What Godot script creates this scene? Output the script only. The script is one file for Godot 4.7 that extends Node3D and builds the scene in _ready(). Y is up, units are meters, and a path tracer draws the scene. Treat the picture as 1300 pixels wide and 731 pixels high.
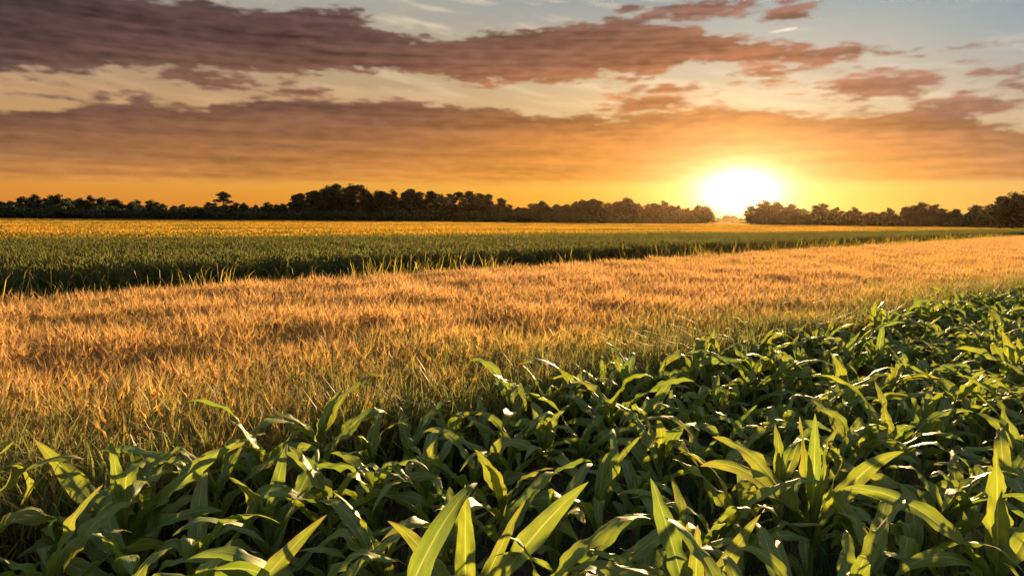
extends Node3D
# Sunset over strips of crops: maize, ripe barley, green wheat, golden wheat, and a wood on the horizon.
# Plan coordinates below are (x to the right, depth ahead); depth d is z = -d.

const EYE := 1.95
const SUN_AZ := 18.4
const SUN_EL := 5.0
const EXPOSURE := 4.5
const ROW := Vector2(0.773, 0.634)       # the strips and the maize rows run this way
const ACROSS := Vector2(0.634, -0.773)   # across the rows, towards the maize

var rng := RandomNumberGenerator.new()
var counts := {}


# ------------------------------------------------------------------ scene
func _ready() -> void:
	rng.seed = 11
	setup_camera()
	setup_sky()
	setup_sun()
	build_ground()
	build_trees()
	build_golden_wheat()
	build_green_wheat()
	build_barley()
	build_weeds()
	build_maize()


func setup_camera() -> void:
	var cam := Camera3D.new()
	cam.name = "camera"
	cam.position = Vector3(0, EYE, 0)
	cam.rotation_degrees = Vector3(-5.8, 0, 0.5)
	cam.fov = 46.0
	cam.near = 0.05
	cam.far = 4000.0
	add_child(cam)
	cam.current = true


func setup_sun() -> void:
	var sun := DirectionalLight3D.new()
	sun.name = "sun"
	var a := deg_to_rad(SUN_AZ)
	var e := deg_to_rad(SUN_EL)
	var to_sun := Vector3(sin(a) * cos(e), sin(e), -cos(a) * cos(e))
	add_child(sun)
	sun.look_at_from_position(Vector3(0, 30, 0), Vector3(0, 30, 0) - to_sun, Vector3.UP)
	sun.light_color = lin(1.0, 0.63, 0.28)
	sun.light_energy = 1.6
	sun.light_angular_distance = 0.8
	sun.shadow_enabled = true


# ------------------------------------------------------------------ sky
const CLOUD_A_UP := [Vector2(-60, 17.5), Vector2(-36.1, 14.94), Vector2(-19.9, 15.97), Vector2(-15.8, 16.03), Vector2(-12.8, 15.7), Vector2(-8.5, 14.8), Vector2(-6.0, 14.67), Vector2(-0.8, 15.02), Vector2(3.0, 15.26), Vector2(8.1, 15.69), Vector2(12.5, 15.35), Vector2(15.5, 14.62), Vector2(19.1, 13.72), Vector2(23.6, 12.65), Vector2(26.7, 12.52), Vector2(30.2, 12.06), Vector2(30.7, 11.8), Vector2(45, 11.4), Vector2(70, 17.2)]
const CLOUD_A_LOW := [Vector2(-60, 8.8), Vector2(-36.4, 9.13), Vector2(-32.0, 9.5), Vector2(-27.1, 10.67), Vector2(-20.0, 10.91), Vector2(-9.8, 11.34), Vector2(-3.4, 11.05), Vector2(2.4, 10.86), Vector2(7.0, 11.19), Vector2(11.4, 10.92), Vector2(12.6, 11.88), Vector2(15.6, 12.22), Vector2(19.2, 11.8), Vector2(23.6, 11.71), Vector2(26.8, 11.99), Vector2(30.3, 11.69), Vector2(30.7, 11.8), Vector2(45, 11.8), Vector2(70, 9.2)]
const CLOUD_B_UP := [Vector2(-60, 6.4), Vector2(-36.6, 6.81), Vector2(-30.7, 8.16), Vector2(-24.0, 8.49), Vector2(-20.1, 9.06), Vector2(-11.7, 9.27), Vector2(-9.8, 9.59), Vector2(-3.4, 9.08), Vector2(3.1, 8.52), Vector2(8.3, 8.36), Vector2(11.4, 8.8), Vector2(15.7, 9.1), Vector2(19.3, 8.66), Vector2(23.8, 8.15), Vector2(29.5, 7.98), Vector2(32.9, 7.31), Vector2(36.5, 6.5), Vector2(60, 6.6)]
const CLOUD_B_LOW := [Vector2(-36.8, 2.4), Vector2(-22.0, 2.75), Vector2(-0.1, 3.0), Vector2(16.0, 3.1), Vector2(36.7, 2.92)]
# loose pieces of cloud: azimuth, elevation, half width, half height in degrees
const CLOUD_BITS := [[-24.4, 10.18, 4.9, 0.83], [-16.6, 9.79, 2.2, 0.36], [-18.3, 10.51, 0.9, 0.35], [-33.4, 8.00, 1.9, 0.32], [-30.9, 8.14, 1.2, 0.43], [-29.1, 8.51, 1.8, 0.55], [-33.4, 9.03, 1.4, 0.31], [14.8, 16.00, 4.5, 0.77], [9.4, 16.50, 1.0, 0.34], [21.2, 15.43, 1.6, 0.62], [12.9, 10.30, 3.4, 0.57], [9.5, 10.18, 1.9, 0.36], [11.7, 9.28, 4.7, 0.86], [13.1, 10.38, 2.6, 0.54], [20.9, 11.35, 2.8, 0.46], [20.4, 10.46, 1.2, 0.35], [27.6, 10.00, 6.1, 0.92], [20.1, 10.59, 2.6, 0.34], [33.9, 10.00, 3.1, 0.51], [33.3, 10.89, 0.7, 0.30], [33.4, 8.00, 3.9, 0.83], [35.9, 8.46, 1.2, 0.26], [34.0, 8.93, 2.7, 0.36], [46.0, 9.6, 7.0, 0.8], [52.0, 11.4, 5.0, 0.6]]
const AZ_KEYS := [-80.0, -36.5, -10.0, 8.0, 19.0, 28.0, 37.0, 80.0]

var edge_noise := FastNoiseLite.new()
var fine_noise := FastNoiseLite.new()
var streak_noise := FastNoiseLite.new()
var sky_tables := {}


func s2l(r: float, g: float, b: float) -> Vector3:
	var c := Color(r / 255.0, g / 255.0, b / 255.0).srgb_to_linear()
	return Vector3(c.r, c.g, c.b)


func row_of(a: Array) -> Array:
	var out := []
	for c in a:
		out.append(s2l(c[0], c[1], c[2]))
	return out


func setup_sky() -> void:
	for n in [edge_noise, fine_noise, streak_noise]:
		n.noise_type = FastNoiseLite.TYPE_SIMPLEX_SMOOTH
		n.fractal_type = FastNoiseLite.FRACTAL_FBM
		n.frequency = 1.0
	edge_noise.seed = 5
	edge_noise.fractal_octaves = 5
	fine_noise.seed = 9
	fine_noise.fractal_octaves = 5
	streak_noise.seed = 21
	streak_noise.fractal_octaves = 4
	# colours of the air and of the two cloud banks by azimuth (AZ_KEYS) and elevation
	sky_tables["air"] = [
		[0.0, row_of([[190, 118, 60], [218, 130, 50], [234, 142, 44], [246, 156, 44], [252, 180, 60], [252, 180, 66], [240, 168, 76], [190, 122, 70]])],
		[2.3, row_of([[195, 128, 70], [230, 154, 66], [244, 172, 62], [251, 187, 64], [254, 204, 84], [252, 202, 88], [244, 186, 98], [195, 130, 78]])],
		[4.5, row_of([[190, 140, 95], [220, 165, 100], [236, 180, 105], [246, 198, 120], [252, 212, 130], [246, 206, 130], [226, 186, 130], [185, 140, 100]])],
		[9.5, row_of([[158, 138, 120], [184, 150, 116], [200, 164, 120], [232, 200, 152], [232, 206, 166], [220, 200, 172], [192, 184, 168], [160, 146, 134]])],
		[13.0, row_of([[146, 141, 136], [176, 158, 136], [190, 172, 144], [204, 190, 164], [206, 200, 182], [190, 190, 180], [156, 170, 175], [140, 142, 146]])],
		[17.0, row_of([[125, 138, 150], [150, 156, 158], [172, 172, 162], [158, 168, 168], [162, 176, 180], [148, 168, 178], [132, 156, 174], [120, 134, 150]])],
		[35.0, row_of([[160, 176, 190], [166, 181, 194], [170, 185, 196], [172, 187, 198], [172, 187, 198], [170, 185, 196], [164, 180, 194], [160, 176, 190]])],
		[90.0, row_of([[166, 184, 206], [166, 184, 206], [166, 184, 206], [166, 184, 206], [166, 184, 206], [166, 184, 206], [166, 184, 206], [166, 184, 206]])],
	]
	sky_tables["upper"] = [
		[7.0, row_of([[96, 78, 78], [112, 84, 80], [150, 104, 82], [206, 132, 82], [214, 138, 84], [182, 124, 98], [156, 114, 100], [100, 82, 82]])],
		[10.5, row_of([[88, 72, 76], [104, 78, 76], [156, 104, 80], [196, 126, 84], [206, 132, 86], [172, 120, 100], [146, 112, 104], [92, 78, 82]])],
		[13.0, row_of([[78, 66, 74], [82, 62, 66], [118, 82, 74], [150, 100, 80], [178, 116, 88], [160, 114, 100], [138, 110, 106], [84, 74, 82]])],
		[16.5, row_of([[76, 68, 80], [74, 58, 66], [98, 74, 76], [130, 96, 88], [152, 110, 98], [140, 112, 108], [126, 112, 116], [80, 74, 86]])],
		[40.0, row_of([[80, 78, 92], [84, 78, 90], [92, 84, 94], [100, 92, 98], [104, 96, 102], [102, 96, 104], [96, 92, 104], [80, 78, 92]])],
	]
	sky_tables["lower"] = [
		[2.4, row_of([[150, 98, 66], [212, 142, 72], [238, 160, 66], [250, 174, 60], [254, 188, 70], [250, 178, 70], [222, 152, 84], [160, 108, 76]])],
		[4.2, row_of([[126, 88, 70], [166, 114, 74], [208, 138, 70], [242, 158, 62], [252, 172, 66], [236, 156, 72], [196, 136, 90], [136, 98, 80]])],
		[6.2, row_of([[108, 82, 72], [134, 94, 74], [174, 116, 72], [222, 142, 66], [238, 154, 68], [212, 140, 80], [172, 122, 92], [116, 90, 80]])],
		[8.8, row_of([[96, 76, 74], [112, 82, 78], [140, 98, 78], [190, 124, 76], [210, 136, 76], [190, 128, 84], [156, 116, 98], [102, 84, 82]])],
	]
	var high := Image.create(4096, 2048, false, Image.FORMAT_RGBF)
	var low := Image.create(1024, 512, false, Image.FORMAT_RGBF)
	for y in 512:
		var el := 90.0 - (y + 0.5) / 512.0 * 180.0
		if el < -2.0:
			continue
		for x in 1024:
			var c := sky_color(wrapf((x + 0.5) / 1024.0 * 360.0, -180.0, 180.0), el)
			low.set_pixel(x, y, Color(c.x, c.y, c.z))
	low.resize(4096, 2048, Image.INTERPOLATE_CUBIC)
	high.blit_rect(low, Rect2i(0, 0, 4096, 2048), Vector2i.ZERO)
	# the sky near the horizon ahead, computed at full resolution with the same function
	for y in range(770, 1028):
		var el := 90.0 - (y + 0.5) / 2048.0 * 180.0
		for x in range(-548, 548):
			var c := sky_color((x + 0.5) / 4096.0 * 360.0, el)
			high.set_pixel(posmod(x, 4096), y, Color(c.x, c.y, c.z))
	high.fill_rect(Rect2i(0, 1028, 4096, 1020), Color(0.11, 0.085, 0.05))
	var pano := PanoramaSkyMaterial.new()
	pano.panorama = ImageTexture.create_from_image(high)
	var sky := Sky.new()
	sky.sky_material = pano
	var env := Environment.new()
	env.background_mode = Environment.BG_SKY
	env.sky = sky
	env.background_energy_multiplier = 1.0 / EXPOSURE
	env.tonemap_mode = Environment.TONE_MAPPER_LINEAR
	env.tonemap_exposure = EXPOSURE
	# thin evening haze that scatters forwards
	env.volumetric_fog_enabled = true
	env.volumetric_fog_density = 0.000014
	env.volumetric_fog_albedo = lin(0.95, 0.66, 0.34)
	env.volumetric_fog_anisotropy = 0.85
	env.sdfgi_enabled = true
	env.ssao_enabled = true
	env.ssil_enabled = true
	var we := WorldEnvironment.new()
	we.name = "world_environment"
	we.environment = env
	add_child(we)


func edge_at(table: Array, az: float) -> float:
	if az <= table[0].x:
		return table[0].y
	for i in range(1, table.size()):
		if az < table[i].x:
			return lerpf(table[i - 1].y, table[i].y, (az - table[i - 1].x) / (table[i].x - table[i - 1].x))
	return table[-1].y


func table_color(rows: Array, k: int, f: float, el: float) -> Vector3:
	var r := 0
	while r < rows.size() - 2 and el > rows[r + 1][0]:
		r += 1
	var t := clampf((el - rows[r][0]) / (rows[r + 1][0] - rows[r][0]), 0.0, 1.0)
	var a: Vector3 = rows[r][1][k].lerp(rows[r][1][k + 1], f)
	var b: Vector3 = rows[r + 1][1][k].lerp(rows[r + 1][1][k + 1], f)
	return a.lerp(b, t)


func sky_color(az: float, el: float) -> Vector3:
	el = maxf(el, 0.0)
	var ca := clampf(az, -79.9, 79.9)
	var k := 0
	while ca > AZ_KEYS[k + 1]:
		k += 1
	var f: float = (ca - AZ_KEYS[k]) / (AZ_KEYS[k + 1] - AZ_KEYS[k])
	# noise is looked up round the sky, so that it closes behind the viewer
	var ring := Vector2(cos(deg_to_rad(az)), sin(deg_to_rad(az))) * 57.3
	var warp := edge_noise.get_noise_3d(ring.x * 0.11, el * 0.34, ring.y * 0.11)
	var fine := fine_noise.get_noise_3d(ring.x * 0.42, el * 1.9, ring.y * 0.42)
	var streak := streak_noise.get_noise_3d(ring.x * 0.06, el * 1.5, ring.y * 0.05)
	var c := table_color(sky_tables["air"], k, f, el)
	# thin cirrus high in the sky
	var tilt := el + 0.16 * az
	var wisp := fine_noise.get_noise_3d(ring.x * 0.10 + 31.0, tilt * 0.8, ring.y * 0.10)
	var cirrus := smoothstep(0.0, 0.55, wisp + 0.25 * fine) * smoothstep(9.0, 13.0, el) * (1.0 - smoothstep(30.0, 60.0, el))
	cirrus *= 0.25 + 0.75 * exp(-pow((az + 3.0) / 12.0, 2.0))
	c = c.lerp(s2l(232, 214, 184), 0.75 * cirrus)
	var pale := smoothstep(-0.1, 0.5, wisp) * smoothstep(7.0, 9.0, el) * (1.0 - smoothstep(11.0, 13.0, el))
	c *= 1.0 + 0.16 * (pale - 0.4)
	# lower bank
	var up := edge_at(CLOUD_B_UP, az) - el
	var dn := el - edge_at(CLOUD_B_LOW, az)
	var d := minf(up + 0.75 * warp + 0.6 * fine, 9.0)
	var cov := smoothstep(-0.2, 0.4, d) * smoothstep(-0.35, 0.3, dn + 0.35 * streak)
	var lc := table_color(sky_tables["lower"], k, f, el)
	lc *= 0.9 + 0.3 * streak + 0.22 * fine - 0.2 * smoothstep(2.0, 0.3, d)
	c = c.lerp(lc, cov * 0.97)
	# upper bank
	var da := minf(edge_at(CLOUD_A_UP, az) - el, el - edge_at(CLOUD_A_LOW, az))
	var best := da + 0.85 * warp + 0.8 * fine
	for b in CLOUD_BITS:
		var ex: float = (az - b[0]) / b[2]
		if absf(ex) < 1.6:
			var ey: float = (el - b[1]) / b[3]
			if absf(ey) < 2.6:
				best = maxf(best, (1.0 - sqrt(ex * ex + ey * ey)) * b[3] * 0.9 + 0.5 * warp + 0.75 * fine)
	# the broken cloud goes on round and over the rest of the sky
	if el > 15.0 or absf(az) > 40.0:
		var far := smoothstep(16.5, 22.0, el) if absf(az) < 40.0 else maxf(smoothstep(40.0, 55.0, absf(az)) * smoothstep(10.0, 12.0, el), smoothstep(16.5, 22.0, el))
		best = maxf(best, (edge_noise.get_noise_3d(ring.x * 0.035 * cos(deg_to_rad(el)) + 7.0, el * 0.09, ring.y * 0.035 * cos(deg_to_rad(el))) - 0.28) * 4.0 * far - 2.0 * (1.0 - far))
	var cova := smoothstep(-0.15, 0.42, best)
	var uc := table_color(sky_tables["upper"], k, f, el)
	uc *= 0.84 + 0.5 * streak + 0.42 * fine + 0.2 * smoothstep(0.5, 0.0, best)
	uc.z *= 0.94
	c = c.lerp(uc, cova * (0.97 - 0.25 * smoothstep(0.6, -0.1, best)))
	# the short contrail
	var tx := (az - 19.8) / 2.3
	if tx > 0.0 and tx < 1.0:
		var te := absf(el - (14.11 + 0.19 * tx))
		c = c.lerp(s2l(255, 240, 214), (1.0 - smoothstep(0.03, 0.11, te)) * smoothstep(0.0, 0.4, tx) * (1.0 - smoothstep(0.9, 1.0, tx)))
	# the glow of the air round the sun
	var dx := (az - SUN_AZ) * cos(deg_to_rad(el))
	var dy := el - SUN_EL + 2.6
	var r := sqrt(dx * dx + dy * dy)
	var rw := sqrt(dx * dx * 0.32 + dy * dy)
	c += Vector3(3.0, 2.6, 1.9) * exp(-pow(rw / 1.35, 2.0))
	c += Vector3(1.7, 1.25, 0.75) * exp(-rw / 1.9)
	c += Vector3(0.30, 0.15, 0.01) * exp(-rw / 4.2)
	c += Vector3(0.08, 0.025, 0.0) * exp(-r / 12.0)
	return c


# ------------------------------------------------------------------ helpers
func lin(r: float, g: float, b: float) -> Color:
	return Color(r, g, b).linear_to_srgb()


func numbered(called: String) -> String:
	var n: int = counts.get(called, 0)
	counts[called] = n + 1
	return called if n == 0 else "%s_%03d" % [called, n]


func tag(o: Node, label: String, category: String, group := "", kind := "") -> void:
	if label:
		o.set_meta("label", label)
	if category:
		o.set_meta("category", category)
	if group:
		o.set_meta("group", group)
	if kind:
		o.set_meta("kind", kind)


func mesh_node(called: String, m: Mesh, mat: Material, parent: Node) -> MeshInstance3D:
	var o := MeshInstance3D.new()
	o.name = called
	o.mesh = m
	o.material_override = mat
	parent.add_child(o, true)
	return o


class Soup:
	var v := PackedVector3Array()
	var n := PackedVector3Array()
	var c := PackedColorArray()

	func tri(a: Vector3, b: Vector3, d: Vector3, ca: Color, cb: Color, cd: Color) -> void:
		var nn := (d - a).cross(b - a).normalized()
		v.append(a); v.append(b); v.append(d)
		n.append(nn); n.append(nn); n.append(nn)
		c.append(ca); c.append(cb); c.append(cd)

	func quad(a: Vector3, b: Vector3, d: Vector3, e: Vector3, c0: Color, c1: Color) -> void:
		tri(a, b, d, c0, c0, c1)
		tri(a, d, e, c0, c1, c1)

	# a flat strip along POINTS, WIDTHS across, SIDE its direction across
	func ribbon(points: Array, widths: Array, side: Vector3, c0: Color, c1: Color) -> void:
		var last := points.size() - 1
		for i in last:
			var a: Vector3 = side * (widths[i] * 0.5)
			var b: Vector3 = side * (widths[i + 1] * 0.5)
			quad(points[i] - a, points[i] + a, points[i + 1] + b, points[i + 1] - b, c0.lerp(c1, float(i) / last), c0.lerp(c1, float(i + 1) / last))

	# a round tapering rod along POINTS
	func rod(points: Array, radii: Array, sides: int, col: Color) -> void:
		var rings := []
		for i in points.size():
			var t: Vector3 = (points[mini(i + 1, points.size() - 1)] - points[maxi(i - 1, 0)]).normalized()
			var x := t.cross(Vector3.FORWARD if absf(t.z) < 0.9 else Vector3.RIGHT).normalized()
			var y := t.cross(x)
			var ring := []
			for k in sides:
				var a := TAU * k / sides
				ring.append(points[i] + (x * cos(a) + y * sin(a)) * radii[i])
			rings.append(ring)
		for i in points.size() - 1:
			for k in sides:
				var k2 := (k + 1) % sides
				quad(rings[i][k], rings[i][k2], rings[i + 1][k2], rings[i + 1][k], col, col)

	func done() -> ArrayMesh:
		var a := []
		a.resize(Mesh.ARRAY_MAX)
		a[Mesh.ARRAY_VERTEX] = v
		a[Mesh.ARRAY_NORMAL] = n
		a[Mesh.ARRAY_COLOR] = c
		var m := ArrayMesh.new()
		m.add_surface_from_arrays(Mesh.PRIMITIVE_TRIANGLES, a)
		return m


func plant_material(through: float, rough: float) -> StandardMaterial3D:
	var m := StandardMaterial3D.new()
	m.vertex_color_use_as_albedo = true
	m.roughness = rough
	m.metallic_specular = 0.35
	m.cull_mode = BaseMaterial3D.CULL_DISABLED
	m.backlight_enabled = true
	m.backlight = Color(through, through, through).linear_to_srgb()
	return m


func scatter(called: String, mesh: Mesh, mat: Material, places: Array, parent: Node) -> MultiMeshInstance3D:
	# PLACES: [Transform3D, Color]
	var mm := MultiMesh.new()
	mm.transform_format = MultiMesh.TRANSFORM_3D
	mm.use_colors = true
	mm.mesh = mesh
	mm.instance_count = places.size()
	for i in places.size():
		mm.set_instance_transform(i, places[i][0])
		mm.set_instance_color(i, places[i][1])
	var o := MultiMeshInstance3D.new()
	o.name = called
	o.multimesh = mm
	o.material_override = mat
	parent.add_child(o, true)
	return o


func stuff_root(called: String, label: String, category: String) -> Node3D:
	var o := Node3D.new()
	o.name = called
	add_child(o)
	tag(o, label, category, "", "stuff")
	return o


# signed distance across the strips: 0 on the maize edge, growing away from the maize
func across(x: float, d: float) -> float:
	return -(Vector2(x - 0.2, d - 4.35).dot(ACROSS))


func along(x: float, d: float) -> float:
	return Vector2(x - 0.2, d - 4.35).dot(ROW)


func plan(s: float, t: float) -> Vector2:
	return Vector2(0.2, 4.35) + ROW * t - ACROSS * s


func in_view(x: float, d: float, margin: float) -> bool:
	return d > 0.4 and absf(x) < d * 0.775 + margin


# where the strips change, measured across them
const BARLEY_END := 10.0
const GREEN_END := 30.0


func barley_end(t: float) -> float:
	return BARLEY_END + 0.1 * maxf(t, 0.0)


# ------------------------------------------------------------------ ground
func build_ground() -> void:
	var noise := FastNoiseLite.new()
	noise.seed = 3
	noise.frequency = 0.02
	noise.fractal_octaves = 5
	var tex := NoiseTexture2D.new()
	tex.noise = noise
	tex.seamless = true
	tex.width = 512
	tex.height = 512
	var ramp := Gradient.new()
	ramp.set_color(0, lin(0.045, 0.03, 0.018))
	ramp.set_color(1, lin(0.13, 0.09, 0.055))
	tex.color_ramp = ramp
	var m := StandardMaterial3D.new()
	m.albedo_texture = tex
	m.uv1_triplanar = true
	m.uv1_world_triplanar = true
	m.uv1_scale = Vector3(0.7, 0.7, 0.7)
	m.roughness = 1.0
	m.metallic_specular = 0.0
	var p := PlaneMesh.new()
	p.size = Vector2(2400, 2400)
	p.subdivide_width = 20
	p.subdivide_depth = 20
	var o := mesh_node("ground", p, m, self)
	tag(o, "dark brown soil under the crops", "ground", "", "structure")


# ------------------------------------------------------------------ trees
# skyline of the wood: azimuth and elevation of the tree tops in degrees
const WOOD := [[-39.3, 1.11], [-36.9, 1.18], [-35.6, 1.32], [-34.5, 1.61], [-33.6, 1.59], [-32.4, 1.45], [-31.2, 1.43], [-30.0, 1.23], [-28.0, 1.28], [-26.9, 0.78], [-25.6, 1.03], [-24.5, 1.05], [-22.0, 1.22], [-20.3, 1.12], [-18.5, 1.34], [-17.6, 2.1], [-16.1, 2.26], [-14.3, 2.74], [-12.4, 2.58], [-10.5, 2.36], [-7.3, 2.35], [-5.3, 2.18], [-2.7, 2.27], [-1.3, 2.09], [-0.1, 1.32], [1.6, 1.33], [2.6, 1.67], [4.0, 1.54], [5.5, 2.01], [7.2, 1.63], [8.8, 1.96], [10.7, 1.71], [12.3, 1.65], [14.2, 1.46], [15.8, 1.47]]
const HEDGE := [[19.3, 1.28], [20.2, 1.71], [21.0, 1.59], [22.1, 1.41], [23.1, 1.04], [24.4, 1.46], [25.4, 1.17], [26.6, 1.17], [27.8, 0.82], [28.9, 1.11], [30.0, 1.22], [30.9, 1.5], [31.8, 1.38], [33.0, 1.04], [34.2, 1.31], [35.0, 1.36], [35.6, 1.79], [36.3, 2.15], [37.1, 2.29], [38.4, 2.26]]


func sky_height(table: Array, az: float) -> float:
	for i in range(1, table.size()):
		if az < table[i][0]:
			var f: float = clampf((az - table[i - 1][0]) / (table[i][0] - table[i - 1][0]), 0.0, 1.0)
			return lerpf(table[i - 1][1], table[i][1], f)
	return table[-1][1]


func leaf_cloud(s: Soup, centre: Vector3, r: Vector3, n: int, size: float, col: Color) -> void:
	for i in n:
		var dir := Vector3(rng.randfn(), rng.randfn(), rng.randfn()).normalized()
		var p := centre + dir * r * pow(rng.randf(), 0.45)
		var nn := (dir + Vector3(rng.randfn(), rng.randfn(), rng.randfn()) * 0.6).normalized()
		var x := nn.cross(Vector3(rng.randfn(), rng.randfn(), rng.randfn())).normalized()
		var y := nn.cross(x)
		var w := size * rng.randf_range(0.6, 1.3)
		var h := w * rng.randf_range(0.5, 0.9)
		var t := col * rng.randf_range(0.7, 1.3)
		s.tri(p - x * w * 0.5, p + y * h * 0.5, p + x * w * 0.5, t, t, t)
		s.tri(p - x * w * 0.5, p + x * w * 0.5, p - y * h * 0.5, t, t, t)


# each kind is built 12 m tall: [trunk mesh, crown mesh]
func broad_tree(form: int) -> Array:
	var tr := Soup.new()
	var cr := Soup.new()
	var bark := Color(0.07, 0.05, 0.035)
	var leaf := Color(0.04, 0.052, 0.02)
	var lean := Vector3(rng.randf_range(-0.5, 0.5), 0, rng.randf_range(-0.5, 0.5))
	tr.rod([Vector3(0, -0.3, 0), Vector3(0, 2.5, 0) + lean * 0.3, Vector3(0, 6.0, 0) + lean * 0.7, Vector3(0, 10.0, 0) + lean], [0.34, 0.26, 0.16, 0.04], 7, bark)
	var lobes := 15 if form < 3 else 11
	for i in lobes:
		var f := (i + 0.5) / lobes
		var y := lerpf(2.6, 10.6, f)
		var env: float = [2.9, 3.6, 2.3, 3.1][form % 4] * sqrt(maxf(0.05, 1.0 - pow((f - 0.42) / 0.62, 2.0)))
		var a := i * 2.4 + rng.randf_range(-0.5, 0.5)
		var out := env * rng.randf_range(0.45, 0.8)
		var p := Vector3(cos(a) * out, y, sin(a) * out) + lean * f
		tr.rod([Vector3(0, y * 0.62, 0) + lean * f * 0.6, (p + Vector3(0, y * 0.62, 0)) * 0.5 + Vector3(0, 0.2, 0), p], [0.11, 0.07, 0.03], 5, bark)
		var rr := rng.randf_range(1.0, 1.75)
		leaf_cloud(cr, p, Vector3(rr, rr * 0.8, rr), 260, 0.5, leaf)
	leaf_cloud(cr, Vector3(0, 6.2, 0) + lean * 0.5, Vector3(2.2, 3.6, 2.2), 800, 0.6, leaf)
	leaf_cloud(cr, Vector3(0, 11.0, 0) + lean, Vector3(1.1, 1.0, 1.1), 130, 0.4, leaf)
	return [tr.done(), cr.done()]


func pine_tree(form: int) -> Array:
	var tr := Soup.new()
	var cr := Soup.new()
	var bark := Color(0.11, 0.06, 0.035)
	var leaf := Color(0.034, 0.044, 0.02)
	var bend := Vector3(rng.randf_range(-0.6, 0.6), 0, rng.randf_range(-0.6, 0.6))
	tr.rod([Vector3(0, -0.3, 0), Vector3(0, 4, 0) + bend * 0.4, Vector3(0, 8, 0) + bend, Vector3(0, 11.2, 0) + bend * 0.8], [0.27, 0.21, 0.15, 0.05], 7, bark)
	var pads: int = [11, 14, 8][form % 3]
	var from: float = [5.4, 4.6, 7.6][form % 3]
	for i in pads:
		var f := (i + 0.5) / pads
		var y := lerpf(from, 11.2, f)
		var a := i * 2.4 + rng.randf_range(-0.7, 0.7)
		var out := lerpf(2.9, 0.7, f * f) * rng.randf_range(0.45, 1.0)
		var p := Vector3(cos(a) * out, y, sin(a) * out) + bend
		tr.rod([Vector3(0, y - 0.5, 0) + bend * 0.9, p + Vector3(0, -0.15, 0)], [0.09, 0.04], 5, bark)
		var rr := rng.randf_range(0.95, 1.6)
		leaf_cloud(cr, p, Vector3(rr * 1.15, rr * 0.5, rr * 1.15), 250, 0.46, leaf)
	leaf_cloud(cr, Vector3(0, 11.4, 0) + bend * 0.8, Vector3(1.2, 0.5, 1.2), 160, 0.36, leaf)
	return [tr.done(), cr.done()]


func bush_shape() -> Array:
	var tr := Soup.new()
	var cr := Soup.new()
	for i in 4:
		var a := i * 1.6 + rng.randf()
		tr.rod([Vector3(cos(a) * 0.15, -0.2, sin(a) * 0.15), Vector3(cos(a) * 0.9, 2.2, sin(a) * 0.9)], [0.07, 0.02], 5, Color(0.06, 0.045, 0.03))
	for i in 7:
		var a := i * 0.9 + rng.randf()
		var p := Vector3(cos(a) * 1.5, rng.randf_range(0.9, 2.6), sin(a) * 1.3)
		var rr := rng.randf_range(0.9, 1.4)
		leaf_cloud(cr, p, Vector3(rr * 1.3, rr, rr), 130, 0.4, Color(0.04, 0.06, 0.02))
	leaf_cloud(cr, Vector3(0, 1.4, 0), Vector3(2.4, 1.4, 1.6), 260, 0.45, Color(0.04, 0.06, 0.02))
	return [tr.done(), cr.done()]


func place_tree(called: String, shape: Array, az: float, dist: float, h: float, wide: float, leafm: Material, barkm: Material, label: String, category: String, group: String) -> void:
	var o := Node3D.new()
	o.name = numbered(called)
	add_child(o)
	var a := deg_to_rad(az)
	o.position = Vector3(sin(a) * dist, 0, -cos(a) * dist)
	o.rotation.y = rng.randf() * TAU
	o.scale = Vector3(h / 12.0 * wide, h / 12.0, h / 12.0 * wide)
	mesh_node("trunk" if category != "bush" else "stems", shape[0], barkm, o)
	mesh_node("crown" if category != "bush" else "foliage", shape[1], leafm, o)
	tag(o, label, category, group)


func stand_at(az: float) -> String:
	if az > 16.0:
		return "the hedgerow beside the setting sun"
	if az > -0.9:
		return "the wood running up to the sun gap"
	if az > -18.3:
		return "the tallest part of the wood"
	return "the low trees around the lone pine" if az > -26.5 else "the low wood beyond the lone pine"


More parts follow.
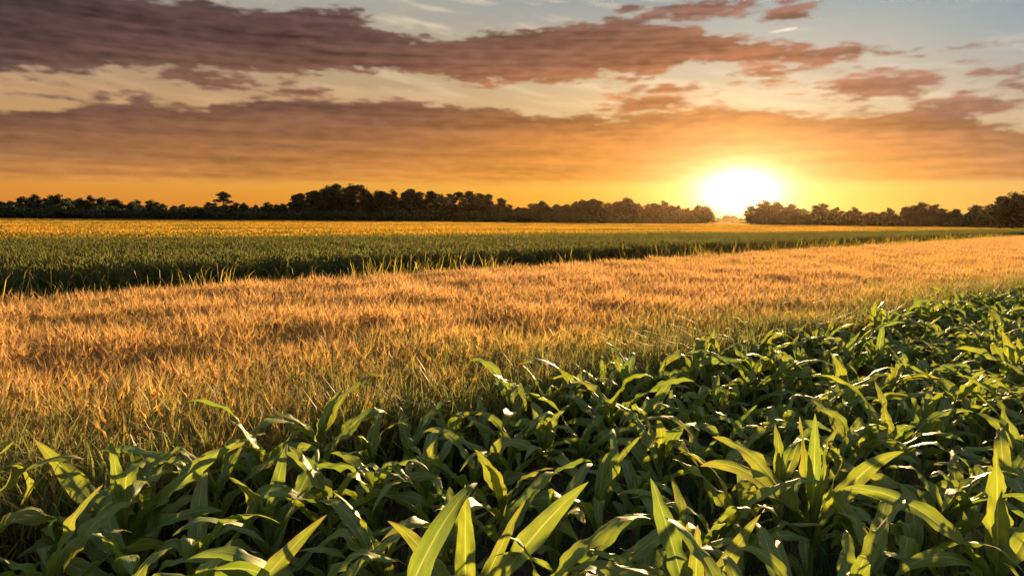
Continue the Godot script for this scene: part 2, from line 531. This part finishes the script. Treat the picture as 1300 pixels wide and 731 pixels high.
func build_trees() -> void:
	var leafm := plant_material(0.25, 0.8)
	var barkm := plant_material(0.0, 0.9)
	barkm.backlight_enabled = false
	var broad := []
	var pines := []
	var bushes := []
	for i in 5:
		broad.append(broad_tree(i))
	for i in 3:
		pines.append(pine_tree(i))
	for i in 3:
		bushes.append(bush_shape())
	var az := -39.5
	while az < 16.2:
		var pine := (az > -18.5 and az < -0.8 and rng.randf() < 0.75) or rng.randf() < 0.12
		var dist := 262.0 + rng.randf_range(-8, 14)
		var h := dist * tan(deg_to_rad(sky_height(WOOD, az) * (rng.randf_range(0.88, 1.07) if az > -18.0 and az < -1.0 else rng.randf_range(0.76, 1.06)))) + EYE
		var stand := stand_at(az)
		if pine:
			place_tree("pine_tree", pines[rng.randi() % 2], az, dist, h, rng.randf_range(1.1, 1.45), leafm, barkm, "dark pine with tiered crown in " + stand, "tree", "pines of the wood")
		else:
			place_tree("broadleaf_tree", broad[rng.randi() % 5], az, dist, h, rng.randf_range(1.0, 1.75), leafm, barkm, "dark round crowned tree in " + stand, "tree", "broadleaf trees of the wood")
		az += rng.randf_range(0.42, 0.95)
	place_tree("pine_tree", pines[2], -23.1, 258.0, 258.0 * tan(deg_to_rad(1.95)) + EYE, 1.15, leafm, barkm, "lone flat topped pine rising above the low wood", "tree", "")
	# a second, lower rank behind and shrubs along the foot
	az = -39.0
	while az < 16.0:
		var dist := 285.0 + rng.randf_range(-5, 10)
		var h := dist * tan(deg_to_rad(sky_height(WOOD, az) * rng.randf_range(0.55, 0.8))) + EYE
		place_tree("broadleaf_tree", broad[rng.randi() % 5], az, dist, h, 1.4, leafm, barkm, "dark tree at the back of " + stand_at(az), "tree", "trees at the back of the wood")
		az += rng.randf_range(0.55, 0.8)
	az = -39.3
	while az < 38.5:
		if az < 15.7 or az > 20.0:
			place_tree("bush", bushes[rng.randi() % 3], az, (252.0 if az < 16.0 else 226.0) + rng.randf_range(-4, 4), rng.randf_range(11.0, 19.0), rng.randf_range(1.1, 1.5), leafm, barkm, "dark shrub at the foot of " + stand_at(az), "bush", "shrubs along the field edge")
		az += rng.randf_range(0.55, 0.85)
	# the row of trees right of the sun, with gaps between the crowns
	for p in HEDGE:
		var near: bool = p[0] > 35.2
		var dist: float = (180.0 if near else 236.0) + rng.randf_range(-5, 5)
		var h: float = dist * tan(deg_to_rad(p[1])) + EYE
		place_tree("broadleaf_tree", broad[rng.randi() % 5], p[0], dist, h, rng.randf_range(1.3, 1.7), leafm, barkm, "taller dark tree standing forward at the hedgerow's end" if near else "round crowned tree in the hedgerow beside the setting sun", "tree", "trees of the hedgerow")
	az = 21.0
	while az < 38.0:
		var dist := 245.0 + rng.randf_range(-5, 8)
		var h := dist * tan(deg_to_rad(sky_height(HEDGE, az) * rng.randf_range(0.6, 0.85))) + EYE
		place_tree("broadleaf_tree", broad[rng.randi() % 5], az, dist, h, 1.3, leafm, barkm, "lower tree filling in behind the hedgerow", "tree", "trees of the hedgerow")
		az += rng.randf_range(0.8, 1.2)
	# far trees seen low through the gap under the sun
	az = 14.5
	while az < 21.5:
		place_tree("far_tree", broad[rng.randi() % 5], az, 620.0 + rng.randf_range(-20, 20), rng.randf_range(4.5, 7.5), 3.0, leafm, barkm, "distant low tree seen through the gap under the sun", "tree", "far trees in the gap")
		az += rng.randf_range(0.5, 0.7)


# ------------------------------------------------------------------ crops
func cereal_tuft(stems: int, spread: float, h: float, ear: float, awn: float, nod: float, stem_c: Color, ear_c: Color, awn_c: Color, blades: int, blade_c: Color, thick: float) -> ArrayMesh:
	var s := Soup.new()
	for i in stems:
		var a := rng.randf() * TAU
		var r := spread * sqrt(rng.randf())
		var base := Vector3(cos(a) * r, -0.01, sin(a) * r)
		var hh := h * rng.randf_range(0.72, 1.08)
		var b := rng.randf() * TAU
		var lean := Vector3(cos(b), 0, sin(b))
		var k := rng.randf_range(0.03, 0.16) * hh
		var side := Vector3(cos(b * 3.7), 0, sin(b * 3.7))
		var tone := rng.randf_range(0.75, 1.25)
		var p1 := base + Vector3(0, hh * 0.5, 0) + lean * k * 0.3
		var p2 := base + Vector3(0, hh, 0) + lean * k
		s.ribbon([base, p1, p2], [thick * 1.2, thick, thick * 0.7], side, stem_c * tone, stem_c * tone)
		# the ear bends over by NOD
		var ang := nod * rng.randf_range(0.15, 1.1)
		var dir := (Vector3.UP * cos(ang) + lean * sin(ang)).normalized()
		var el := ear * rng.randf_range(0.8, 1.2)
		var mid := p2 + dir * el * 0.45
		var tip := p2 + (dir + lean * nod * 0.25 - Vector3.UP * nod * 0.12).normalized() * el
		var x := dir.cross(side).normalized()
		var y := dir.cross(x).normalized()
		var w := thick * 1.6 + 0.0045
		var ec := ear_c * tone
		for q in [x, y]:
			s.tri(p2, mid + q * w, tip, ec, ec, ec)
			s.tri(p2, tip, mid - q * w, ec, ec, ec)
		if awn > 0.0:
			for j in 6:
				var from := p2.lerp(tip, 0.15 + 0.14 * j)
				var sd := (x * rng.randf_range(-1, 1) + y * rng.randf_range(-1, 1))
				var to := from + (dir + sd * 0.24).normalized() * awn * rng.randf_range(0.7, 1.15)
				var aw := dir.cross(sd + side * 0.1).normalized() * thick * 0.26
				s.tri(from - aw, from + aw, to, awn_c * tone, awn_c * tone, awn_c * tone)
		for j in blades:
			var ba := rng.randf() * TAU
			var bd := Vector3(cos(ba), 0, sin(ba))
			var bh := hh * rng.randf_range(0.2, 0.75)
			var q0 := base + Vector3(0, bh, 0) + lean * k * 0.3
			var bl := rng.randf_range(0.12, 0.24) * h / 0.8
			var q1 := q0 + (Vector3.UP * 0.8 + bd * 0.6) * bl * 0.55
			var q2 := q1 + (Vector3.UP * rng.randf_range(-0.5, 0.7) + bd) * bl * 0.5
			var bw := thick * rng.randf_range(1.6, 2.8)
			s.ribbon([q0, q1, q2], [bw, bw, bw * 0.1], Vector3(-bd.z, 0, bd.x), blade_c * tone, blade_c * tone)
	return s.done()


func upright(x: float, d: float, sc: float, lean: Vector3) -> Transform3D:
	var b := Basis(Vector3.UP, rng.randf() * TAU)
	var t := Vector3(lean.x + rng.randf_range(-0.08, 0.08), 0, lean.z + rng.randf_range(-0.08, 0.08))
	if t.length() > 0.001:
		b = Basis(t.cross(Vector3.UP).normalized() * -1.0, t.length()) * b
	return Transform3D(b.scaled(Vector3(sc, sc, sc)), Vector3(x, 0, -d))


func build_barley() -> void:
	var mat := plant_material(0.9, 0.6)
	var root := stuff_root("barley_field", "strip of ripe orange golden barley with drooping bearded ears beside the maize", "barley")
	var kinds := []
	var lists := [[], [], [], [], [], []]
	for i in 6:
		kinds.append(cereal_tuft(14, 0.14, 0.58, 0.075, 0.12, 0.7, Color(0.35, 0.225, 0.085), Color(0.52, 0.315, 0.11), Color(0.60, 0.38, 0.145), 2, Color(0.38, 0.26, 0.095), 0.005))
	var patch := FastNoiseLite.new()
	patch.seed = 8
	patch.frequency = 0.5
	patch.fractal_octaves = 3
	var broad := FastNoiseLite.new()
	broad.seed = 18
	broad.frequency = 0.07
	for i in 90000:
		var t := rng.randf_range(-12.0, 105.0)
		var s := rng.randf_range(0.6, barley_end(t))
		var p := plan(s, t)
		if not in_view(p.x, p.y, 1.2) or p.y < 1.8:
			continue
		# thinner with distance and along the maize edge
		if rng.randf() > clampf(16.0 / p.y, 0.3, 1.0) * smoothstep(0.5, 1.4, s):
			continue
		var q := patch.get_noise_2d(p.x, p.y)
		var w := broad.get_noise_2d(p.x, p.y)
		var tone := 1.0 + 0.25 * q
		var green := clampf(0.85 - s * 0.28 + q * 0.5, 0.0, 0.8)
		var c := Color(tone, tone * (1.0 + 0.12 * green - 0.05 * w), tone * (1.0 - 0.3 * green + 0.25 * w))
		c = c.lerp(Color(0.42, 0.62, 0.35) * tone, green * rng.randf())
		lists[rng.randi() % 6].append([upright(p.x, p.y, rng.randf_range(0.86, 1.12) * (1.0 + 0.12 * q), Vector3(q * 0.3, 0, w * 0.25)), c])
	for i in 6:
		scatter("barley", kinds[i], mat, lists[i], root)


func build_green_wheat() -> void:
	var mat := plant_material(0.7, 0.6)
	var root := stuff_root("green_wheat_field", "strip of unripe dark green wheat between the barley and the golden field", "wheat")
	var kinds := []
	var lists := [[], [], [], []]
	for i in 4:
		kinds.append(cereal_tuft(24, 0.24, 0.88, 0.085, 0.0, 0.35, Color(0.08, 0.115, 0.034), Color(0.14, 0.155, 0.05), Color.BLACK, 2, Color(0.065, 0.105, 0.034), 0.008))
	var patch := FastNoiseLite.new()
	patch.seed = 28
	patch.frequency = 0.12
	for i in 60000:
		var t := rng.randf_range(-34.0, 150.0)
		var s := rng.randf_range(barley_end(t) + 2.0, GREEN_END)
		var p := plan(s, t)
		if not in_view(p.x, p.y, 1.5):
			continue
		if rng.randf() > clampf(26.0 / p.y, 0.3, 1.0):
			continue
		var q := patch.get_noise_2d(p.x, p.y)
		var tone := 1.0 + 0.2 * q
		lists[rng.randi() % 4].append([upright(p.x, p.y, rng.randf_range(0.9, 1.1) * (1.0 + 0.06 * q), Vector3(q * 0.2, 0, 0.05)), Color(tone * 1.05, tone, tone * 0.95)])
	for i in 4:
		scatter("wheat", kinds[i], mat, lists[i], root)


func build_golden_wheat() -> void:
	var mat := plant_material(0.9, 0.6)
	var root := stuff_root("golden_wheat_field", "wide ripening golden wheat field reaching back to the wood", "wheat")
	var kinds := []
	var lists := [[], [], [], []]
	for i in 4:
		kinds.append(cereal_tuft(110, 0.95, 0.8, 0.11, 0.0, 0.9, Color(0.22, 0.16, 0.04), Color(0.56, 0.34, 0.05), Color.BLACK, 0, Color.BLACK, 0.022))
	var streak := FastNoiseLite.new()
	streak.seed = 38
	streak.frequency = 1.0
	for i in 90000:
		var d := 12.0 + 300.0 * pow(rng.randf(), 0.66)
		var x := rng.randf_range(-0.8, 0.8) * d
		if d > 248.0 and absf(rad_to_deg(atan2(x, d)) - 17.8) > 4.0:
			continue
		var s := across(x, d)
		if s < GREEN_END:
			continue
		if rng.randf() > clampf(90.0 / d, 0.45, 1.0) * 0.6:
			continue
		# streaks run with the drilling, and wheel tracks every 18 m
		var q := streak.get_noise_2d(along(x, d) * 0.012, s * 0.11) + 0.5 * streak.get_noise_2d(along(x, d) * 0.02 + 9.0, s * 0.4)
		var track := absf(fposmod(s, 18.0) - 9.0)
		if track < 0.5:
			continue
		var green := clampf(q * 3.0 + (0.5 if s < GREEN_END + 3.0 else 0.0), 0.0, 0.75)
		var c := Color(1, 1, 1).lerp(Color(0.22, 0.42, 0.4), green) * (1.0 + 0.2 * q)
		lists[rng.randi() % 4].append([upright(x, d, rng.randf_range(0.92, 1.08) * (1.0 + 0.05 * q), Vector3.ZERO), c])
	for i in 4:
		scatter("wheat", kinds[i], mat, lists[i], root)


func grass_tuft(n: int, h: float, spread: float, width: float, c0: Color, c1: Color, heads: float) -> ArrayMesh:
	var s := Soup.new()
	for i in n:
		var a := rng.randf() * TAU
		var b := rng.randf() * TAU
		var base := Vector3(cos(a), 0, sin(a)) * spread * sqrt(rng.randf())
		var dir := Vector3(cos(b), 0, sin(b))
		var hh := h * rng.randf_range(0.45, 1.1)
		var out := hh * rng.randf_range(0.1, 0.55)
		var side := Vector3(-dir.z, 0, dir.x)
		var w := width * rng.randf_range(0.6, 1.2)
		var p := [base, base + Vector3(0, hh * 0.5, 0) + dir * out * 0.2, base + Vector3(0, hh * 0.85, 0) + dir * out * 0.6, base + Vector3(0, hh * rng.randf_range(0.75, 1.0), 0) + dir * out * 1.1]
		s.ribbon(p, [w, w, w * 0.7, w * 0.08], side, c0, c1)
		if rng.randf() < heads:
			# a loose flower head on a thin stalk
			var top := base + Vector3(0, hh * 1.25, 0) + dir * out * 0.4
			s.ribbon([base, base + Vector3(0, hh * 0.7, 0) + dir * out * 0.1, top], [0.004, 0.003, 0.002], side, c1, c1)
			for j in 14:
				var q := top - Vector3(0, 0.013 * j, 0) + Vector3(rng.randf_range(-1, 1), rng.randf_range(-0.3, 1), rng.randf_range(-1, 1)) * (0.008 + 0.003 * j)
				var g := Vector3(rng.randf_range(-1, 1), rng.randf_range(0.2, 1), rng.randf_range(-1, 1)).normalized() * 0.012
				var col := Color(0.34, 0.24, 0.10)
				s.tri(q, q + g + side * 0.003, q + g - side * 0.003, col, col, col)
	return s.done()


func build_weeds() -> void:
	var mat := plant_material(0.8, 0.6)
	var green := grass_tuft(20, 0.64, 0.12, 0.009, Color(0.12, 0.16, 0.035), Color(0.26, 0.26, 0.06), 0.05)
	var airy := grass_tuft(14, 0.5, 0.16, 0.006, Color(0.09, 0.12, 0.035), Color(0.26, 0.21, 0.07), 0.1)
	var low := grass_tuft(18, 0.24, 0.1, 0.009, Color(0.05, 0.09, 0.025), Color(0.08, 0.13, 0.035), 0.0)
	var leafy := grass_tuft(11, 0.86, 0.2, 0.015, Color(0.13, 0.17, 0.035), Color(0.32, 0.32, 0.06), 0.1)
	var lists := [[], [], [], []]
	var patch := FastNoiseLite.new()
	patch.seed = 48
	patch.frequency = 0.5
	# the seam between maize and barley, and scattered through the near barley
	for i in 17000:
		var s := 0.8 + 2.6 * pow(rng.randf(), 1.8)
		var t := rng.randf_range(-7.0, 16.0)
		var p := plan(s, t)
		if not in_view(p.x, p.y, 0.6) or p.y < 1.8:
			continue
		var q := patch.get_noise_2d(p.x, p.y)
		if rng.randf() > 0.95 - s * 0.28 + q * 0.9:
			continue
		var tone := rng.randf_range(0.8, 1.3)
		lists[0 if rng.randf() < 0.68 - q * 0.4 else 1].append([upright(p.x, p.y, rng.randf_range(0.8, 1.35), Vector3.ZERO), Color(tone, tone, tone)])
	# the weedy seam between barley and green wheat
	for i in 7500:
		var t := rng.randf_range(-16.0, 80.0)
		var s := barley_end(t) + rng.randf_range(-0.6, 1.7)
		var p := plan(s, t)
		if not in_view(p.x, p.y, 1.0):
			continue
		if patch.get_noise_2d(p.x * 0.8 + 40.0, p.y * 0.8) < rng.randf_range(-0.15, 0.5):
			continue
		var tone := rng.randf_range(1.0, 1.7)
		lists[3].append([upright(p.x, p.y, rng.randf_range(0.65, 1.3), Vector3(rng.randf_range(-0.3, 0.3), 0, rng.randf_range(-0.3, 0.3))), Color(tone * 1.3, tone, tone * 0.65)])
	# low weeds on the soil between the maize rows
	for i in 2600:
		var p := Vector2(rng.randf_range(-3.2, 6.0), rng.randf_range(1.2, 7.5))
		if across(p.x, p.y) > 0.4 or not in_view(p.x, p.y, 0.5):
			continue
		var tone := rng.randf_range(0.7, 1.2)
		lists[2].append([upright(p.x, p.y, rng.randf_range(0.5, 1.3), Vector3.ZERO), Color(tone, tone, tone)])
	var root := stuff_root("wild_grass", "tall yellow green wild grass with airy heads along the crop edges", "grass")
	scatter("green_grass", green, mat, lists[0], root)
	scatter("leafy_grass", leafy, mat, lists[3], root)
	scatter("airy_grass", airy, mat, lists[1], root)
	var lowroot := stuff_root("low_weeds", "low dark green weeds on the soil between the maize rows", "weeds")
	scatter("weeds", low, mat, lists[2], lowroot)


# ------------------------------------------------------------------ maize
var leaf_mats := []
var stalk_mat: StandardMaterial3D
var stalk_meshes := []


# L long, W wide, leaving the stalk at TH from the vertical and bending over by BEND in all; KINK folds the blade down beyond its middle
func leaf_mesh(L: float, W: float, th0: float, bend: float, kink: float, twist: float, sway: float) -> ArrayMesh:
	var segs := 26
	var half := 4
	var st := SurfaceTool.new()
	st.begin(Mesh.PRIMITIVE_TRIANGLES)
	st.set_smooth_group(0)
	var pos := Vector3.ZERO
	var ph1 := rng.randf() * TAU
	var ph2 := rng.randf() * TAU
	var fr := rng.randf_range(2.2, 3.8)
	var ruffle := rng.randf_range(0.10, 0.24)
	var at := rng.randf_range(0.42, 0.66)
	var power := rng.randf_range(1.4, 2.8)
	for i in segs + 1:
		var s := float(i) / segs
		var th := th0 + bend * pow(s, power) + kink * smoothstep(at - 0.06, at + 0.07, s)
		var yaw := sway * s * s
		var T := Vector3(sin(th) * cos(yaw), cos(th), sin(th) * sin(yaw))
		if i > 0:
			pos += T * (L / segs)
		var B0 := Vector3(-sin(yaw), 0, cos(yaw))
		var N0 := B0.cross(T).normalized()
		if N0.y < 0.0 and th < PI * 0.5:
			N0 = -N0
		var tw := twist * smoothstep(0.1, 0.9, s)
		var B := B0 * cos(tw) + N0 * sin(tw)
		var N := N0 * cos(tw) - B0 * sin(tw)
		var w := W * (0.5 + 0.5 * smoothstep(0.0, 0.34, s)) * pow(maxf(0.0, 1.0 - pow(s, 2.3)), 0.85)
		var fold := deg_to_rad(62.0) * pow(1.0 - s, 2.4) + deg_to_rad(9.0)
		for j in range(-half, half + 1):
			var u := float(j) / half
			var a := absf(u)
			var wave := sin(TAU * fr * s + (ph1 if u < 0.0 else ph2)) + 0.5 * sin(TAU * fr * 2.3 * s + ph2 * (2.0 if u < 0.0 else 3.0))
			var lift := ruffle * w * a * a * wave * smoothstep(0.08, 0.3, s)
			var bow := -0.18 * w * a * a * smoothstep(0.2, 0.6, s)
			st.set_uv(Vector2(u * 0.5 + 0.5, s))
			st.add_vertex(pos + B * (u * w * 0.5 * cos(fold)) + N * (a * w * 0.5 * sin(fold) + lift + bow))
	var row := half * 2 + 1
	for i in segs:
		for j in row - 1:
			var k := i * row + j
			st.add_index(k); st.add_index(k + row); st.add_index(k + 1)
			st.add_index(k + 1); st.add_index(k + row); st.add_index(k + row + 1)
	st.generate_normals()
	return st.commit()


func make_leaf_materials() -> void:
	# parallel veins, a pale midrib and a slight mottle; u runs across the blade
	var w := 128
	var h := 512
	var relief := Image.create(w, h, false, Image.FORMAT_L8)
	var nz := FastNoiseLite.new()
	nz.seed = 77
	nz.frequency = 0.03
	nz.fractal_octaves = 4
	var vein := FastNoiseLite.new()
	vein.seed = 78
	vein.frequency = 0.35
	var texs := []
	for dry in 2:
		var img := Image.create(w, h, false, Image.FORMAT_RGB8)
		for x in w:
			var u := absf((x + 0.5) / w * 2.0 - 1.0)
			var rib := exp(-pow(u / 0.05, 2.0))
			var v0 := vein.get_noise_1d(x) * 0.5 + 0.5 * (0.5 + 0.5 * cos(x * TAU / 6.0))
			for y in h:
				var m := nz.get_noise_2d(x * 0.8 + dry * 300.0, y * 0.35)
				var g := nz.get_noise_2d(x * 2.4 + 500.0, y * 0.5 + dry * 900.0)
				var t := 1.0 + 0.3 * (v0 - 0.4) + 0.26 * m
				var c := Vector3(0.225, 0.305, 0.052) * t
				c = c.lerp(Vector3(0.33, 0.33, 0.07), clampf(m * 1.2 - 0.2, 0.0, 0.5))
				c = c.lerp(Vector3(0.50, 0.54, 0.24), rib * 0.9)
				c = c.lerp(Vector3(0.26, 0.22, 0.08), smoothstep(0.93, 1.0, u) * 0.5)
				if dry == 1:
					var f := float(y) / h
					var brown := smoothstep(0.0, 0.12, f - 0.9 + g * 0.12) + smoothstep(0.0, 0.1, u - 0.9 + g * 0.3) * smoothstep(0.3, 0.6, f) + smoothstep(0.42, 0.55, g)
					c = c.lerp(Vector3(0.36, 0.24, 0.10), clampf(brown, 0.0, 1.0) * 0.85)
				img.set_pixel(x, y, Color(c.x, c.y, c.z).linear_to_srgb())
				var hh := 0.45 + 0.25 * (v0 - 0.5) + 0.4 * rib
				relief.set_pixel(x, y, Color(hh, hh, hh))
		texs.append(ImageTexture.create_from_image(img))
	var rt := ImageTexture.create_from_image(relief)
	for tint in [[1.0, 1.0, 1.0, 0], [1.12, 1.06, 0.9, 0], [0.86, 0.94, 1.05, 0], [0.98, 0.95, 0.9, 1], [1.08, 1.0, 0.9, 1]]:
		var m := StandardMaterial3D.new()
		m.albedo_texture = texs[tint[3]]
		m.albedo_color = lin(tint[0] * 0.85, tint[1] * 0.85, tint[2] * 0.85)
		m.heightmap_enabled = true
		m.heightmap_texture = rt
		m.heightmap_scale = 0.14
		m.roughness = 0.52
		m.metallic_specular = 0.55
		m.cull_mode = BaseMaterial3D.CULL_DISABLED
		m.backlight_enabled = true
		m.backlight = lin(1.0, 1.0, 0.6)
		leaf_mats.append(m)
	stalk_mat = StandardMaterial3D.new()
	stalk_mat.vertex_color_use_as_albedo = true
	stalk_mat.roughness = 0.5


func stalk_mesh(h: float) -> ArrayMesh:
	var s := Soup.new()
	var p := []
	var r := []
	var n := 5
	for i in n:
		var y := h * i / n
		p.append(Vector3(0, y - 0.04, 0)); r.append(lerpf(0.016, 0.012, float(i) / n))
		p.append(Vector3(0, y - 0.025, 0)); r.append(lerpf(0.020, 0.013, float(i) / n))
		p.append(Vector3(0, y - 0.01, 0)); r.append(lerpf(0.0165, 0.012, float(i) / n))
	p.append(Vector3(0, h, 0)); r.append(0.009)
	s.rod(p, r, 8, Color(0.13, 0.17, 0.05))
	return s.done()


# LEAVES: [azimuth in degrees (0 right, 90 away), height on the stalk, mesh or its six numbers]
func maize_plant(x: float, d: float, stalk: Mesh, leaves: Array, sc: float, label: String, group: String) -> void:
	var o := Node3D.new()
	o.name = numbered("maize_plant")
	add_child(o)
	o.position = Vector3(x, 0, -d)
	o.scale = Vector3(sc, sc, sc)
	tag(o, label, "maize plant", group)
	mesh_node("stalk", stalk, stalk_mat, o)
	for l in leaves:
		var leaf := mesh_node("leaf", l[2], leaf_mats[rng.randi() % leaf_mats.size()], o)
		leaf.position = Vector3(0, l[1], 0)
		leaf.rotation.y = deg_to_rad(l[0])


# the plants that stand out in the front: x, depth, leaves (azimuth, height, then leaf_mesh's numbers), label
const KNOWN := [
	[-1.78, 3.0, [[172, 0.45, 0.64, 0.125, 0.72, 0.12, 0.0, 1.15, 0.0], [20, 0.46, 0.66, 0.10, 0.75, 0.3, 0.0, -1.1, 0.2], [95, 0.48, 0.52, 0.11, 0.12, 0.3, 1.3, 0.1, 0.0], [60, 0.46, 0.55, 0.10, 0.3, 0.5, 1.1, 0.3, 0.0], [40, 0.4, 0.74, 0.11, 0.6, 0.9, 0.0, -0.7, 0.3], [140, 0.47, 0.46, 0.08, 0.2, 0.2, 0.0, 0.6, 0.0], [188, 0.28, 0.55, 0.10, 0.8, 1.1, 0.4, 0.8, 0.0], [350, 0.36, 0.6, 0.10, 0.7, 0.9, 0.0, -0.9, 0.0]], "broad leaved maize plant at the row's end, one wide straight leaf raised"],
	[1.42, 3.05, [[80, 0.48, 0.58, 0.085, 0.08, 0.1, 0.0, 0.2, 0.0], [110, 0.48, 0.56, 0.09, 0.16, 0.15, 0.0, -0.2, 0.0], [40, 0.48, 0.46, 0.07, 0.2, 0.1, 0.0, 0.5, 0.0], [10, 0.45, 0.42, 0.07, 0.3, 0.1, 0.0, 0.8, 0.0], [280, 0.46, 0.42, 0.07, 0.14, 0.2, 0.0, 0.1, 0.0], [165, 0.46, 0.66, 0.12, 0.65, 1.25, 0.0, 0.9, -0.2], [148, 0.44, 0.68, 0.115, 0.55, 0.95, 0.0, 0.8, -0.2], [18, 0.44, 0.66, 0.115, 0.6, 0.8, 0.0, -1.0, 0.2], [300, 0.4, 0.52, 0.08, 0.5, 1.4, 0.6, 0.4, 0.0]], "maize plant with a fan of stiff upright leaves in its middle"],
	[-0.16, 2.35, [[28, 0.46, 0.7, 0.12, 0.76, 0.25, 0.0, -1.1, 0.15], [40, 0.46, 0.5, 0.06, 0.55, 0.2, 0.0, -1.2, 0.0], [160, 0.45, 0.5, 0.09, 0.5, 0.8, 0.0, 0.9, 0.0], [95, 0.47, 0.5, 0.095, 0.15, 0.3, 0.0, 0.2, 0.0], [10, 0.35, 0.55, 0.1, 0.7, 1.2, 0.0, -0.9, 0.0], [185, 0.3, 0.6, 0.1, 0.7, 1.2, 0.3, 0.7, 0.0]], "maize plant with one very broad pale leaf slanting up across its neighbours"],
	[1.98, 2.62, [[92, 0.48, 0.56, 0.115, 0.07, 0.1, 0.0, 0.1, 0.0], [70, 0.47, 0.44, 0.1, 0.2, 0.3, 0.0, 0.3, 0.0], [160, 0.46, 0.74, 0.12, 0.6, 1.2, 0.0, 1.0, 0.0], [20, 0.44, 0.6, 0.1, 0.5, 1.0, 0.0, -0.9, 0.0], [190, 0.4, 0.6, 0.1, 0.6, 1.4, 0.4, 0.9, 0.0]], "maize plant with a tall blunt leaf standing straight up"],
	[-1.05, 2.15, [[200, 0.46, 0.48, 0.09, 0.3, 0.5, 1.2, 0.5, 0.0], [10, 0.46, 0.55, 0.11, 0.6, 1.3, 0.0, -0.6, 0.0], [35, 0.44, 0.62, 0.09, 0.7, 0.3, 0.0, -1.1, 0.0], [90, 0.47, 0.5, 0.1, 0.2, 0.5, 1.0, 0.3, 0.0], [170, 0.4, 0.6, 0.1, 0.6, 1.1, 0.0, 0.9, 0.0]], "maize plant with short curling leaves bent over at their tips"],
	[0.68, 2.35, [[125, 0.45, 0.56, 0.12, 0.35, 0.2, 0.0, 0.5, 0.0], [75, 0.47, 0.36, 0.08, 0.2, 0.2, 0.0, 0.2, 0.0], [30, 0.46, 0.5, 0.08, 0.6, 0.4, 0.0, -0.9, 0.0], [185, 0.42, 0.6, 0.1, 0.6, 1.3, 0.0, 0.9, 0.0], [340, 0.36, 0.56, 0.1, 0.7, 1.0, 0.0, -0.6, 0.0]], "maize plant with two broad leaves leaning together, edges lit gold"],
	[1.02, 2.0, [[355, 0.46, 0.62, 0.095, 0.75, 1.0, 0.0, -0.7, 0.0], [90, 0.47, 0.4, 0.07, 0.1, 0.3, 2.0, 0.0, 0.0], [165, 0.44, 0.5, 0.09, 0.6, 1.0, 0.0, 0.9, 0.0], [60, 0.42, 0.5, 0.06, 0.4, 0.6, 0.0, 0.4, 0.0]], "low maize plant with one leaf sharply folded over on itself"],
]


func build_maize() -> void:
	make_leaf_materials()
	for h in [0.42, 0.5, 0.58]:
		stalk_meshes.append(stalk_mesh(h))
	var low := []
	var mid := []
	var top := []
	for i in 12:
		low.append(leaf_mesh(rng.randf_range(0.42, 0.56), rng.randf_range(0.07, 0.085), rng.randf_range(0.55, 0.85), rng.randf_range(1.1, 2.0), rng.randf_range(0.0, 0.5), rng.randf_range(-0.7, 0.7), rng.randf_range(-0.6, 0.6)))
	for i in 22:
		mid.append(leaf_mesh(rng.randf_range(0.52, 0.74), rng.randf_range(0.084, 0.112), rng.randf_range(0.35, 0.8), rng.randf_range(0.7, 2.2), 0.0 if rng.randf() < 0.6 else rng.randf_range(0.5, 1.4), rng.randf_range(-1.6, 1.6), rng.randf_range(-0.7, 0.7)))
	for i in 14:
		top.append(leaf_mesh(rng.randf_range(0.36, 0.54), rng.randf_range(0.068, 0.092), rng.randf_range(0.12, 0.6), rng.randf_range(0.5, 2.3), 0.0 if rng.randf() < 0.65 else rng.randf_range(0.6, 1.4), rng.randf_range(-0.8, 0.8), rng.randf_range(-0.4, 0.4)))
	for q in KNOWN:
		var leaves := []
		for l in q[2]:
			leaves.append([l[0], l[1], leaf_mesh(l[2], l[3], l[4], l[5], l[6], l[7], l[8])])
		for i in 2:
			leaves.append([rng.randf() * 360.0, 0.12 + 0.1 * i, low[rng.randi() % low.size()]])
		maize_plant(q[0], q[1], stalk_meshes[1], leaves, 1.0, q[3], "")
	var ordinal := ["", "second", "third", "fourth", "fifth", "sixth", "seventh", "eighth", "ninth", "tenth", "eleventh", "twelfth"]
	for r in 12:
		var s := 0.42 - 0.64 * r
		var t := -6.0
		while t < 18.0:
			t += rng.randf_range(0.25, 0.36)
			var p := plan(s + rng.randf_range(-0.05, 0.05), t)
			if p.y < 1.3 or not in_view(p.x, p.y, 0.55):
				continue
			var taken := false
			for q in KNOWN:
				taken = taken or Vector2(q[0], q[1]).distance_to(p) < 0.24
			if taken or (p.y < 1.75 and absf(p.x) < 1.3):
				continue
			var leaves := []
			var a := rng.randf() * 360.0
			var k := rng.randi() % 3
			var hs: float = [0.42, 0.5, 0.58][k]
			for i in 2:
				leaves.append([a + 180.0 * (i % 2) + rng.randf_range(-28, 28), hs * (0.22 + 0.2 * i), low[rng.randi() % low.size()]])
			for i in 4:
				leaves.append([a + 180.0 * ((i + 1) % 2) + rng.randf_range(-35, 35), hs * (0.6 + 0.11 * i), mid[rng.randi() % mid.size()]])
			for i in 3:
				leaves.append([a + 180.0 * (i % 2) + rng.randf_range(-50, 50), hs * (0.93 + 0.03 * i), top[rng.randi() % top.size()]])
			var label := "young maize plant with arching leaves in the outer row beside the barley" if r == 0 else "young maize plant with arching leaves in the %s row from the barley" % ordinal[r]
			maize_plant(p.x, p.y, stalk_meshes[k], leaves, rng.randf_range(0.86, 1.08), label, "maize plants in the outer row" if r == 0 else "maize plants in the %s row" % ordinal[r])
